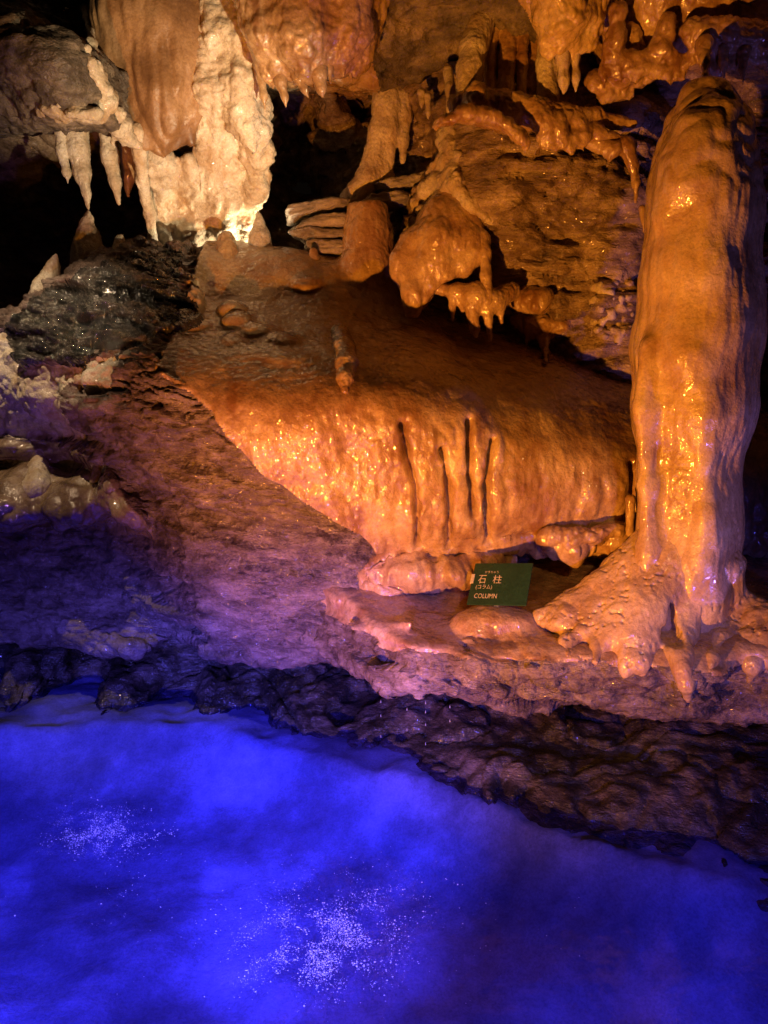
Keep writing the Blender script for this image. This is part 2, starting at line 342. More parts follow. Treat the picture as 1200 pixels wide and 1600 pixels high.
def mound_masks(p):
    w = 0.03 * fbm(p * 5, 3, 41)
    x, z = p[:, 0].astype(float), p[:, 2].astype(float)
    w2 = 0.10 * fbm(p * 6, 4, 42)
    return [poly_sd(r_, x, z) + w_ for r_, w_ in ((flow_reg, w), (black_reg, w2), (mud_reg, w), (pale_reg, w2))]
def mound_style(p, n):
    f, k, m, l = mound_masks(p)
    f, k, m, l = [sstep(0.012, -0.012, v) for v in (f, k, m, l)]; soft = np.maximum(np.maximum(f, m), l)
    soft = soft * (1 - k)
    top = sstep(0.15, 0.5, n[:, 2])
    fl = st_flow(p, n) * (1 - 0.8 * top) + top * 0.02 * fbm(p * 4, 4, 43)
    # vertical runs and deep grooves on the lit face
    gx = p[:, 0] * 7 + 0.8 * pn(p * 2.5, 51)
    run = np.abs(pn(np.stack([gx, p[:, 1] * 2, p[:, 2] * 0.7], 1), 52))
    face = sstep(0.35, 0.0, n[:, 2]) * f
    fl = fl + face * (0.030 * np.minimum(run, 0.4) - 0.008)
    gd = np.full(len(p), 9.0)
    for ch in GROOVES:
        W_ = [P(*t_)[[0, 2]] for t_ in ch]
        for A, B in zip(W_[:-1], W_[1:]):
            t_ = np.clip(((p[:, 0] - A[0]) * (B[0] - A[0]) + (p[:, 2] - A[1]) * (B[1] - A[1])) / ((B - A) ** 2).sum(), 0, 1)
            gd = np.minimum(gd, np.hypot(p[:, 0] - A[0] - t_ * (B[0] - A[0]), p[:, 2] - A[1] - t_ * (B[1] - A[1])))
    gd = gd + 0.012 * pn(p * 14, 53)
    fl = fl - 0.07 * np.exp(-(np.maximum(gd, 0) / 0.014) ** 2) + 0.006 * np.exp(-((gd - 0.05) / 0.03) ** 2)
    fl = fl + f * sstep(1.16, 1.06, p[:, 2]) * (0.05 * fbm(p * 7, 3, 54) + 0.03 * ridged(p * 9, 2, 55))
    return soft * fl + (1 - soft) * ((1 - k) * st_slate(p, n, 1.25) + k * st_crumple(p, n)) + 0.035 * f + l * (1 - k) * 2.2 * st_pop(p, n) + m * 0.045 * (np.abs(pn(S(p, 6, 6, 8), 44)) - .15)
p, q = body(b, d, mound_style, 1, lambda p: (p[:, 1] > 5.35) | ((p[:, 1] > 4.9) & (p[:, 2] < 1.5)))
boulder = root('boulder', 'huge overhanging boulder, half slate and half coated in orange flowstone, above the pool', 'boulder')
f, k, m, l = [v[q].mean(1) < 0 for v in mound_masks(p)]
for nm, sel, mt, lb in (('black_rock', k, M_BLACK, 'glistening black crumpled rock at the upper left'), ('brown_flowstone', m & ~k, M_MUD, 'wet brown lumps at the lower left'),
                        ('pale_flowstone', l & ~k & ~m, M_PALE, 'pale knobbly flowstone on the left end'), ('flowstone_crust', f & ~k & ~m & ~l, M_FLOW, 'smooth orange flowstone crust'),
                        ('slate_face', ~(f | k | m | l), M_SLATE, 'bare purple slate underside')):
    obj(nm, to_mesh(nm, *sub_mesh(p, q, sel), mt), boulder, lb)

# --- back wall
wall_pts = [(-300,0,6.0),(-300,400,6.2),(-300,900,5.8),(0,250,5.9),(0,420,6.6),(150,380,6.8),(300,330,6.2),(300,100,5.3),(480,300,7.0),(480,230,6.9),(560,200,6.4),(430,180,6.0),(560,330,5.9),(520,120,5.2),
 (640,120,5.0),(680,200,4.9),(640,260,5.3),(700,300,4.65),(700,380,4.8),(760,260,4.5),(850,260,4.45),(950,260,4.5),(800,340,4.6),(900,340,4.6),(980,340,4.6),(780,420,4.75),(880,410,4.65),(970,400,4.6),
 (720,470,5.0),(800,480,4.85),(900,480,4.7),(980,500,4.65),(850,540,4.85),(980,570,4.7),(760,190,4.5),(880,190,4.5),(1000,200,4.6),(800,140,4.9),(900,150,4.85),(1000,160,5.0),(1150,200,5.2),(1180,400,5.0),(1190,700,4.9),(1180,850,4.9),(1400,400,4.6),(1400,800,4.6),(1000,700,4.9),(800,700,5.2),
 (700,40,4.7),(900,40,4.6),(1100,40,4.8),(500,30,5.0),(1400,50,4.8)]
b = Box((-3.6, 3.9, 1.0), (3.3, 6.9, 4.6), 0.030)
wfit = relief(wall_pts); d = b.front(wfit)
def on(fit, x, y, Y=4.6):                # where the line of sight through that pixel meets a relief
    for _ in range(25): w_ = P(x, y, Y); Y = 0.5 * Y + 0.5 * float(mq_eval(fit, w_[0], w_[2]))
    return P(x, y, Y)
for ch in ([(800,398,.02),(860,378,.03),(920,364,.035),(972,345,.05),(988,342,.04)],[(780,470,.03),(830,455,.035),(880,452,.05),(905,440,.03)],[(690,440,.08),(715,425,.06)],[(820,400,.04),(850,405,.045)],[(930,165,.05),(990,160,.05)],[(905,205,.03),(960,208,.045),(1000,200,.04)],[(650,190,.06),(660,240,.05)],[(640,330,.05),(600,360,.06)]):
    for A, B in zip(ch[:-1], ch[1:]): d = smax(d, -capsule(b, on(wfit, *A[:2]), on(wfit, *B[:2]), A[2], B[2]), 0.02)
def wall_style(p, n):
    s = bed(p, (0.12, 0.1, 1.0), 0.16) + 0.03 * pn(p * 4, 65)
    tt = sstep(-.5, .2, pn(p * 1.8, 66))
    return tt * (0.10 * terrace(p, s, 9, 61) + 0.05 * terrace(p, s, 22, 71)) + 0.05 * fbm(p * 2.4, 3, 5) + 0.04 * ridged(S(p, 5, 5, 8), 4, 64)
p, q = body(b, d, wall_style, 1, lambda p: p[:, 1] > 6.85)
obj('cave_wall', to_mesh('cave_wall', p, q, M_WALL), kind='structure')

# --- ceiling
ceil_pts = [(-300,0,4.1),(-300,150,4.2),(0,20,4.0),(60,60,4.05),(100,120,4.02),(130,60,4.15),(175,100,5.1),(185,20,5.1),(0,140,4.15),(150,160,4.2),(0,190,4.5),(80,210,4.8),(0,260,5.2),(250,150,5.2),(250,20,5.0),(330,150,5.3),(330,20,5.2),(220,60,5.1),(430,150,4.7),(430,40,4.3),(520,90,4.5),(600,40,4.5),(560,140,4.8),(640,100,4.75),(700,60,4.6),
 (800,20,4.35),(900,30,4.3),(780,70,4.7),(900,80,4.6),(1000,40,4.2),(1100,30,4.15),(1200,30,4.1),(1000,90,4.35),(1100,90,4.3),(1200,90,4.3),(1100,130,4.7),(1400,60,4.1),(300,-200,4.2),(900,-200,4.0)]
b = Box((-3.4, 3.7, 2.85), (3.2, 6.9, 4.75), 0.023)
d = b.front(relief(ceil_pts))
zb = b.line([(P(x, y, Y)[0], P(x, y, Y)[2]) for x, y, Y in [(-300,190,4.2),(0,185,4.2),(90,176,4.2),(160,185,4.2),(185,140,4.4),(330,120,4.6),(420,130,4.4),(480,130,4.4),(560,150,4.5),(640,150,4.6),(720,110,4.5),(800,50,4.4),(860,70,4.4),(940,70,4.4),(1000,100,4.3),(1080,90,4.25),(1140,95,4.2),(1200,100,4.2),(1400,110,4.2)]])
d = smax(d, zb - b.Z + np.minimum((b.Y - 4.3) * 0.30, 0.5), 0.05)
def ceil_style(p, n):
    right = sstep(0.7, 1.2, p[:, 0]); pink = sstep(0.25, 0.1, np.abs(p[:, 0] + 0.42))
    w = np.clip(right + pink, 0, 1)
    return (1 - w) * (0.05 * fbm(p * 3, 4, 71) + 0.03 * ridged(p * 7, 4, 72) + 0.6 * st_slate(p, n)) + w * (1.6 * st_flow(p, n) + 0.03 * fbm(p * 5, 3, 73))
p, q = body(b, d, ceil_style, 1, lambda p: (p[:, 1] > 6.0) | (p[:, 2] > 4.6))
ce = obj('cave_ceiling', None, kind='structure')
fx = p[q].mean(1); fl = (fx[:, 0] > 0.75 + 0.1 * np.sin(fx[:, 2] * 9)) | (np.abs(fx[:, 0] + 0.42) < 0.36 + 0.05 * np.sin(fx[:, 2] * 11))
obj('flowstone_crust', to_mesh('ceiling_crust', *sub_mesh(p, q, fl), M_FLOW), ce); obj('bare_rock', to_mesh('ceiling_rock', *sub_mesh(p, q, ~fl), M_CEIL), ce)

# --- ledge that carries the column and the sign
b = Box((-0.35, 3.05, 0.15), (3.1, 4.75, 1.25), 0.018)
fnz = fbm(np.stack([np.repeat(b.x, len(b.z)) * 3.0, np.zeros(len(b.x) * len(b.z)), np.tile(b.z, len(b.x)) * 5], 1), 4, 85).reshape(len(b.x), 1, len(b.z)).astype(np.float32)
front = 0.11 * fnz + b.line([(P(x, 1030, Y)[0], Y) for x, Y in [(500,4.1),(545,3.85),(590,3.62),(640,3.48),(720,3.42),(800,3.40),(900,3.36),(1000,3.30),(1080,3.24),(1150,3.28),(1250,3.25),(1500,3.1)]])
zt = mq_fit([(-.3,3.9),(0.0,3.55),(0.0,4.2),(.35,3.45),(.35,3.8),(.35,4.2),(.8,3.4),(.8,3.8),(.8,4.3),(1.2,3.35),(1.2,3.8),(1.2,4.3),(1.7,3.3),(1.7,3.9),(2.4,3.3),(2.4,4.2),(.62,3.6),(1.0,3.55)], [.84,.77,.93,.74,.775,.89,.77,.79,.91,.78,.84,.92,.82,.88,.84,.95,.76,.78], 0.1)
ztg = mq_eval(zt, b.x[:, None], b.y[None, :]).astype(np.float32)[:, :, None]
zbt = b.line([(P(x, y, 3.4)[0], P(x, y, 3.4)[2]) for x, y in [(500,1050),(560,1075),(640,1085),(720,1090),(800,1105),(900,1095),(1000,1115),(1080,1120),(1200,1125),(1500,1130)]])
d = smax(smax(b.Z - ztg, (front - b.Y) * 0.8 + (ztg - 0.1 - b.Z) * 0.25, 0.07), zbt - b.Z + (b.Y - 3.4) * -0.25, 0.05)
g_ = np.random.RandomState(4)
for x_ in np.linspace(0.02, 2.3, 30):
    x_ += g_.normal() * .02; yf_ = float(np.interp(x_, b.x, (front[:, 0, :].mean(1)))) + .03; l_ = .05 + .2 * g_.rand() ** 2
    d = smin(d, capsule(b, np.array([x_, yf_ + .02, .70]), np.array([x_ + .01, yf_ + .02, .70 - l_]), .024, .005), 0.03)
c_ = P(776, 945, 3.67); d = smin(d, ellip(b, (c_[0], c_[1], c_[2] - .085), (.21, .14, .082)), 0.06)     # hump the sign leans on
for A, B, ra, rb in (((560,985,3.78),(640,975,3.6),.03,.02),):
    d = smin(d, capsule(b, P(*A), P(*B), ra, rb), 0.05)
def ledge_style(p, n):
    lowr = sstep(0.76, 0.68, p[:, 2] + 0.12 * fbm(p * 4, 3, 81)) 
    return (1 - lowr) * (0.75 * st_flow(p, n) * (1 - 0.6 * sstep(.4, .8, n[:, 2])) + 0.012 * fbm(p * 7, 3, 83)) + lowr * st_slate(p, n, 1.3)
p, q = body(b, d, ledge_style, 1, lambda p: (p[:, 1] > 4.6) | (p[:, 0] > 3.0))
ledge = root('rock_ledge', 'pinkish flowstone ledge jutting over the bank, carrying the green sign and the big column', 'ledge')
lowr = (p[:, 2] + 0.12 * fbm(p * 4, 3, 81))[q].mean(1) < 0.72
obj('flowstone_crust', to_mesh('ledge_crust', *sub_mesh(p, q, ~lowr), M_FLOW), ledge); obj('slate_face', to_mesh('ledge_slate', *sub_mesh(p, q, lowr), M_SLATE), ledge)

# --- bank at the water's edge
shore = [(-300,1122),(0,1124),(150,1118),(330,1121),(430,1150),(560,1182),(640,1198),(700,1216),(760,1240),(830,1272),(900,1292),(1000,1322),(1100,1348),(1200,1372),(1500,1430)]
bank_pts = []
for x, y in shore:
    g = G(x, y, 0.0); bank_pts.append(g); bank_pts.append(g + np.array([0.0, -0.03, -0.2])); bank_pts.append(g + np.array([0.0, -0.05, -0.5]))
bank_pts += [P(*t) for t in [(-200,1060,4.95),(0,1060,5.0),(60,1080,4.7),(150,1060,4.95),(300,1060,4.75),(400,1090,4.55),(560,1090,4.4),(560,1130,4.2),(700,1110,4.1),(700,1150,3.9),(850,1130,3.85),(850,1200,3.55),(1000,1140,3.75),(1000,1230,3.35),(1100,1150,3.7),(1100,1250,3.2),(1200,1150,3.65),(1200,1260,3.12),(1500,1150,3.4),
  (200,980,5.2),(600,1000,5.0),(900,1000,4.8),(1300,1000,4.7),(-200,980,5.3)]]
W = np.array(bank_pts); b = Box((-3.2, 1.9, -0.62), (3.0, 5.2, 0.95), 0.024)
d = b.front(mq_fit(W[:, [0, 2]], W[:, 1], 0.1))
def bank_style(p, n):
    s = bed(p, (-0.14, -0.35, 1.0), 0.10, 5)
    return 0.07 * terrace(p, s, 11, 91) + 0.03 * terrace(p, s, 27, 95) + 0.03 * ridged(p * 4, 4, 92) + 0.02 * fbm(p * 3, 3, 93) - 0.065
p, q = body(b, d, bank_style, 1, lambda p: (p[:, 1] > 5.15) | (p[:, 2] > 0.9) | (p[:, 2] < -0.2))
obj('rock_bank', to_mesh('rock_bank', p, q, M_BANK), kind='structure')

# --- pool bed and water
nx, ny = 240, 220
gx, gy = np.meshgrid(np.linspace(-4, 4, nx), np.linspace(-0.5, 5.2, ny), indexing='ij')
p = np.stack([gx.ravel(), gy.ravel(), np.zeros(nx * ny)], 1).astype(np.float32)
sg = np.array([G(x, y)[:2] for x, y in shore]); dist = (np.interp(p[:, 0], sg[:, 0], sg[:, 1]) - p[:, 1]) * 0.85
p[:, 2] = np.minimum(-0.42 + 0.41 * np.exp(-np.maximum(dist - 0.05, 0.0) / 0.26) * (0.97 + 0.2 * fbm(p * 3, 3, 104)) + 0.09 * fbm(p * 1.6, 2, 101) * sstep(0.0, 0.5, dist) + 0.012 * fbm(p * 7, 3, 103), -0.012 - 0.01 * pn(p * 9, 105))
i = (np.arange(nx - 1)[:, None] * ny + np.arange(ny - 1)[None]).ravel()
q = np.stack([i, i + ny, i + ny + 1, i + 1], 1)
obj('pool_bed', to_mesh('pool_bed', p, q, M_BED), kind='structure')
mw = bpy.data.materials.new('pool_water'); mw.use_nodes = True; t = mw.node_tree; N, L = t.nodes, t.links
for n_ in list(N): N.remove(n_)
out = N.new('ShaderNodeOutputMaterial'); mix = N.new('ShaderNodeMixShader'); tr = N.new('ShaderNodeBsdfTransparent'); gl = N.new('ShaderNodeBsdfGlossy'); fr = N.new('ShaderNodeLayerWeight'); pw = N.new('ShaderNodeMath'); pw.operation = 'POWER'; pw.inputs[1].default_value = 4.0; ml = N.new('ShaderNodeMath'); ml.operation = 'MULTIPLY_ADD'; ml.inputs[1].default_value = 0.35; ml.inputs[2].default_value = 0.02
tr.inputs[0].default_value = (0.50, 0.52, 1.0, 1); gl.inputs['Roughness'].default_value = 0.08; fr.inputs['Blend'].default_value = 0.5
nz = N.new('ShaderNodeTexNoise'); nz.inputs['Scale'].default_value = 9; nz.inputs['Detail'].default_value = 4; tc = N.new('ShaderNodeTexCoord'); bp = N.new('ShaderNodeBump')
bp.inputs['Strength'].default_value = 0.25; bp.inputs['Distance'].default_value = 0.02
L.new(tc.outputs['Object'], nz.inputs['Vector']); L.new(nz.outputs['Fac'], bp.inputs['Height']); L.new(bp.outputs[0], gl.inputs['Normal']); L.new(bp.outputs[0], fr.inputs['Normal'])
L.new(fr.outputs['Facing'], pw.inputs[0]); L.new(pw.outputs[0], ml.inputs[0]); L.new(ml.outputs[0], mix.inputs[0]); L.new(tr.outputs[0], mix.inputs[1]); L.new(gl.outputs[0], mix.inputs[2]); L.new(mix.outputs[0], out.inputs[0])
p = np.array([(-4, -0.5, 0), (4, -0.5, 0), (4, 5.2, 0), (-4, 5.2, 0)], np.float32)
obj('pool_water', to_mesh('pool_water', p, np.array([[0, 1, 2, 3]]), mw), kind='structure')
# ------------------------------------------------------------------ dripstone things
SURF = [o for o in COL.objects if o.type == 'MESH' and not o.name.startswith('pool')]
_c0 = Vector((0, 0, CZ)); _sy = {}
def snap(px, py):                        # depth of the rock already built at that place
    if (px, py) not in _sy:
        d_ = Vector(ray(px, py)).normalized(); best = 9.0
        for o in SURF:
            ok, loc, _, _ = o.ray_cast(_c0, d_)
            if ok: best = min(best, loc.y)
        _sy[(px, py)] = best
    return _sy[(px, py)]
def blob_mesh(chains, style, h, k=0.03, flat=1.0, cut=None, holes=(), sub=1, amp=1.0, plane=None):
    chains = [[(a, b_, (snap(a, b_) + Y if Y < 1 else Y), r_) for a, b_, Y, r_ in ch] for ch in chains]
    segs, lo, hi = [], np.full(3, 1e9), np.full(3, -1e9)
    for ch in chains:
        pts = [(P(a, b_, Y), r_ * mpp(a, b_, Y)) for a, b_, Y, r_ in ch]
        for (A, ra), (B, rb) in zip(pts[:-1], pts[1:]) if len(pts) > 1 else [(pts[0], pts[0])]:
            segs.append((A, B, ra, rb))
            for C, r_ in ((A, ra), (B, rb)): lo = np.minimum(lo, C - r_); hi = np.maximum(hi, C + r_)
    yc = 0.5 * (lo[1] + hi[1]); m = 0.03 + 2 * h
    lo, hi = lo - m, hi + m
    lo[1] = yc + (lo[1] - yc) * flat - 0.01; hi[1] = yc + (hi[1] - yc) * flat + 0.01
    if sub: h *= 1.3
    b = Box(lo, hi, h); b.Y = yc + (b.Y - yc) / flat
    d = None
    for A, B, ra, rb in segs:
        e = capsule(b, A, B, ra, rb); d = e if d is None else smin(d, e, k)
    if cut is not None: d = smax(d, b.Z - cut, 0.02)
    if plane is not None:
        (x0, y0, z0), pv = plane; d = smax(d, (b.X - x0) * pv[0] + (b.Y - y0) * pv[1] + (b.Z - z0) * pv[2] + 0.02 * np.sin(b.Z * 5.1) + 0.012 * np.sin(b.Z * 13) - 0.03, 0.13)
    for C, r_ in holes: d = smax(d, -ellip(b, P(*C), r_), 0.02)
    return body(b, d, lambda p, n: style(p, n, amp), sub)
def largest(p, q):                       # drop crumbs that float free of the main body
    lab = np.arange(len(p))
    for _ in range(400):
        new = lab.copy(); np.minimum.at(new, q.ravel(), np.repeat(lab[q].min(1), 4)); new = new[new]
        if (new == lab).all(): break
        lab = new
    return sub_mesh(p, q, lab[q[:, 0]] == np.bincount(lab).argmax())
def thing(name, label, cat, chains, style=st_drip, mat=None, h=0.012, group=None, parent=None, one=False, **kw):
    p, q = blob_mesh(chains, style, h, **kw)
    if one: p, q = largest(p, q)
    return obj(name, to_mesh(name, p, q, mat or M_FLOW), parent, label, cat, group)

def teeth(x0, y0, x1, y1, Y0, Y1, n, ln, r_, seed):
    g = np.random.RandomState(seed); out_ = []
    for k_ in range(n):
        t_ = (k_ + 0.3 + 0.4 * g.rand()) / n; x, y, Y = x0 + (x1 - x0) * t_, y0 + (y1 - y0) * t_, Y0 + (Y1 - Y0) * t_
        l_ = ln * (0.35 + 0.9 * g.rand() ** 1.5); rr = r_ * (0.7 + 0.6 * g.rand())
        out_.append([(x, y, Y, rr), (x + 2 * g.normal(), y + l_ * .5, Y, rr * .55), (x + 2 * g.normal(), y + l_, Y, rr * .22)])
    return out_
def popcorn(poly, n, r0, r1, off, seed):                     # knobs seated on the rock inside a quadrilateral of the picture
    g = np.random.RandomState(seed); out_ = []; A, B, C, D = [np.array(v, float) for v in poly]
    for _ in range(n):
        u_, v_ = g.rand(2); c_ = (A * (1 - u_) + B * u_) * (1 - v_) + (D * (1 - u_) + C * u_) * v_
        out_.append([(round(c_[0]), round(c_[1]), off, r0 + (r1 - r0) * g.rand() ** 2)])
    return out_
def st_lump(p, n, a=1.0):
    return a * (0.030 * fbm(p * 5, 3, 141) + 0.026 * (np.abs(pn(p * 9, 142)) - .22) + 0.014 * (np.abs(pn(S(p, 22, 22, 14), 143)) - .22) + 0.004 * pn(p * 50, 144))

# the big column
col_chain = [(1098,150,3.72,22),(1100,172,3.72,40),(1102,205,3.72,58),(1107,260,3.72,84),(1110,330,3.71,92),(1106,430,3.70,100),(1100,540,3.70,105),(1096,640,3.70,99),(1088,740,3.70,82),(1086,840,3.70,82),(1082,900,3.69,84),(1074,940,3.68,82)]
ridge = [(1085,560,3.44,20),(1105,640,3.44,18),(1108,720,3.45,14),(1108,800,3.46,14),(1100,880,3.46,22)]
ridge2 = [(1010,540,3.56,14),(1004,640,3.55,12),(1012,760,3.55,10),(1012,860,3.54,14),(1000,920,3.50,12),(980,960,3.46,8)]
ridge3 = [(1150,330,3.60,16),(1165,480,3.60,14),(1150,600,3.56,14),(1140,720,3.56,10)]
lumps = [[(1085,205,3.58,30),(1070,290,3.53,26)],[(1120,225,3.57,28),(1130,300,3.55,20)],[(1050,250,3.62,22),(1035,340,3.60,14)]]
feet = [[(1050,870,3.68,70),(1000,905,3.66,54),(945,935,3.66,40),(890,955,3.66,30),(848,968,3.64,18)],[(1000,930,3.60,44),(950,975,3.52,32),(910,990,3.48,18)],[(1000,940,3.56,40),(955,955,3.58,36),(905,968,3.58,26),(870,975,3.57,16)],[(1000,960,3.50,40),(965,990,3.44,30),(940,1005,3.40,18)],
        [(1030,900,3.62,58),(1004,955,3.50,46),(990,1000,3.40,34),(982,1030,0.015,14),(977,1048,0.005,8),(974,1060,0,3)],[(1008,1000,3.40,24),(1002,1036,0.01,10),(1004,1054,0.0,3)],
        [(1085,890,3.62,60),(1072,945,3.53,34),(1060,995,3.42,27),(1062,1025,0.02,18),(1066,1045,0.01,12),(1072,1068,0.004,8),(1076,1096,0,3)],[(1120,890,3.64,46),(1135,935,3.60,26),(1142,955,3.58,12)],
        [(1150,975,3.56,26),(1125,1000,3.42,16),(1114,1030,0.01,9),(1109,1050,0,3)],[(1160,960,3.62,36),(1205,985,3.47,40),(1240,1010,3.40,36)],[(940,985,0.03,18),(936,1012,0.015,12),(932,1034,0.005,5)],[(890,975,0.03,20),(888,1005,0.015,12),(886,1024,0.005,5)],[(1205,1000,0.03,26),(1215,1030,0.015,16),(1214,1056,0.005,6)],[(1180,1005,3.37,24),(1174,1040,0.01,11),(1170,1066,0,4)]]
def st_pit(p): return -0.009 * sstep(0.30, 0.48, pn(p * 42, 115)) * sstep(2.0, 1.3, p[:, 2]) * sstep(-.05, .3, pn(p * 5, 116))
def st_column(p, n, a):
    v = p[:, 2]
    return 0.016 * (np.abs(pn(S(p, 8, 8, 1.0), 111)) - .25) + 0.016 * fbm(S(p, 4, 4, 2.0), 2, 112) + 0.003 * pn(S(p, 12, 12, 16), 117) + 0.012 * sstep(2.6, 3.0, v) * (np.abs(pn(p * 9, 113)) - .2) * 2 + 0.004 * pn(S(p, 30, 30, 9), 114) + st_pit(p)
M_COL = material('column_flowstone', (0.36, 0.19, 0.08), (0.58, 0.39, 0.20), (0.70, 0.53, 0.33), (0.18, 0.45), 4, 0.5, 34, coat=0.7, cscale=28)
column = root('column', 'tall thick orange stone column standing on the ledge at the right edge', 'column')
p, q = blob_mesh([col_chain, ridge, ridge2, ridge3] + lumps, st_column, 0.014, k=0.07, plane=(P(1132, 700, 3.44), (.72, -.69, 0.02)))
obj('shaft', to_mesh('shaft', p, q, M_COL), column)
p, q = blob_mesh(feet, lambda p, n, a: 0.7 * st_flow(p, n) + st_pit(p), 0.0095, k=0.045, holes=(((1046,962,3.42),(.022,.24,.06)),((1043,988,3.40),(.045,.24,.035)),((1100,968,3.46),(.024,.24,.05))))
obj('foot', to_mesh('foot', p, q, M_COL), column, 'spreading root-like foot running over the ledge lip')

# stalagmites
Ys = Yb + .05
thing('stalagmite', 'stout flat-topped stalagmite standing on top of the orange boulder', 'stalagmite',
      [[(573,312,Ys,32),(575,370,Ys,34),(577,415,Ys,36),(579,445,Ys,38),(580,480,Ys,38)]], st_drip, M_FLOW, 0.011, k=0.08, cut=P(574,319,Ys)[2], amp=1.2)
for lb, ch, mt in (
    ('short blunt stalagmite knob in front of the white lumpy pillar', [(353,376,4.84,14),(354,394,4.82,16),(356,415,4.80,22)], M_FLOW),
    ('small pointed stalagmite at the right foot of the white lumpy pillar', [(404,332,4.98,3),(405,350,4.97,8),(406,372,4.96,16),(406,395,4.95,22)], M_PALE),
    ('pale stalagmite under the tip of the longest left stalactite', [(138,330,4.93,2.5),(138,342,4.93,7),(134,352,4.93,10),(137,368,4.94,17),(137,392,4.94,24),(138,415,4.94,27)], M_PALE),
    ('pale leaning stalagmite on the left end of the black rock', [(88,398,4.72,3),(84,415,4.72,8),(80,432,4.72,13),(70,450,4.70,17),(60,470,4.68,17)], M_PALE),
    ('low rounded knob left of the blunt stalagmite on the boulder', [(187,374,4.84,8),(188,396,4.84,14)], M_PALE),
    ('small round nub on the boulder left of the flat-topped stalagmite', [(490,394,4.87,7),(490,408,4.87,14)], M_FLOW),
    ('pale pointed stalagmite on the brown lumps at the left edge', [(63,706,0.04,6),(60,735,0.03,16),(58,765,0.03,24)], M_PALE),
    ('brown nub on the wet lumps beside the pale left stalagmite', [(152,732,0.02,8),(154,750,0.02,13)], M_MUD),
    ('rounded nub at the right end of the wet brown lumps', [(172,740,0.02,10),(176,760,0.02,14)], M_MUD)):
    thing('stalagmite', lb, 'stalagmite', [ch], st_drip, mt, 0.0075, k=0.03, amp=1.3, sub=0)
thing('pendant_knob', 'dark rounded knob drooping over the rim of the orange boulder', 'dripstone', [[(530,520,0.03,15),(538,545,0.005,17),(541,570,-0.01,17),(540,592,-0.005,13),(539,610,0.0,7)]], st_drip, M_FLOW, 0.007)

# left group hanging from the ceiling
LG = 'stalactites at the upper left'
def stal(label, ch, mat=M_PALE, amp=1.1, h=0.0065, style=st_drip, group=LG, k=0.03):
    return thing('stalactite', label, 'stalactite', ch if isinstance(ch[0], list) else [ch], style, mat, h, group, k=k, amp=amp, sub=0)
stal('slim outermost stalactite of the upper left row', [(94,160,4.9,16),(96,200,4.9,10),(98,235,4.9,9),(104,270,4.9,5),(106,286,4.9,2)])
stal('longest left stalactite, its tip almost touching a pale stalagmite', [(118,160,4.93,24),(120,195,4.93,17),(122,235,4.93,17),(129,272,4.93,12),(135,302,4.93,6),(138,326,4.93,2.5)])
stal('bright white stalactite third from the left edge', [(160,170,4.95,18),(166,200,4.95,12),(173,245,4.95,13),(180,285,4.95,9),(186,318,4.95,2.5)])
stal('shaded brown stalactite beside the white one', [(194,180,5.12,22),(197,235,5.12,14),(201,275,5.12,10),(200,306,5.12,3)], M_FLOW)
stal('thin pale strand running down to the boulder left of the lumpy pillar', [(214,205,4.6,14),(218,240,4.65,9),(223,285,4.75,9),(234,335,4.9,8),(241,388,4.95,7)])
thing('flowstone_lip', 'pale knobbly lip along the ceiling edge above the left stalactites', 'flowstone', [[(60,172,0.01,6),(110,180,0.01,6),(160,186,0.01,7)],[(132,12,0.01,6),(146,70,0.01,6),(152,118,0.01,6),(160,160,0.01,7),(160,186,0.01,7)]] + popcorn([(60,160),(165,172),(165,192),(60,182)], 34, 5, 9, 0.008, 31) + popcorn([(140,100),(156,100),(215,225),(196,225)], 40, 5, 12, 0.0, 32) + popcorn([(125,10),(140,10),(158,120),(142,120)], 30, 4, 9, 0.0, 33) + [[(110,178,4.12,7),(150,178,4.15,8),(160,184,4.3,9),(180,200,4.45,11),(200,215,4.55,11),(214,226,4.6,9)]] + teeth(80,182,215,222,4.3,4.6,9,16,5,34), st_pop, M_PALE, 0.009, k=0.02, one=True)
# smooth brown curtain and lumpy pillar
thing('stone_curtain', 'broad smooth brown stone curtain at the upper left', 'curtain',
      [[(170,-60,4.54,40),(185,20,4.54,44),(195,90,4.56,40),(212,160,4.60,26),(222,205,4.64,16)],[(230,-60,4.56,60),(240,40,4.56,62),(245,130,4.60,54),(252,185,4.66,40),(258,228,4.72,22)],[(290,-40,4.62,40),(290,80,4.62,42),(292,165,4.68,32),(296,218,4.75,18)]] + teeth(215,200,305,205,4.64,4.74,11,36,11,61),
      lambda p, n, a: 0.045 * fbm(S(p, 5, 5, 1.8), 3, 121) + 0.03 * (np.abs(pn(S(p, 9, 9, 1.8), 122)) - .25) + 0.005 * pn(S(p, 30, 30, 8), 123), material('brown_curtain', (0.13, 0.06, 0.025), (0.28, 0.15, 0.065), (0.40, 0.24, 0.12), (0.35, 0.6), 4, 0.5, 26), 0.013, k=0.05, flat=0.6)
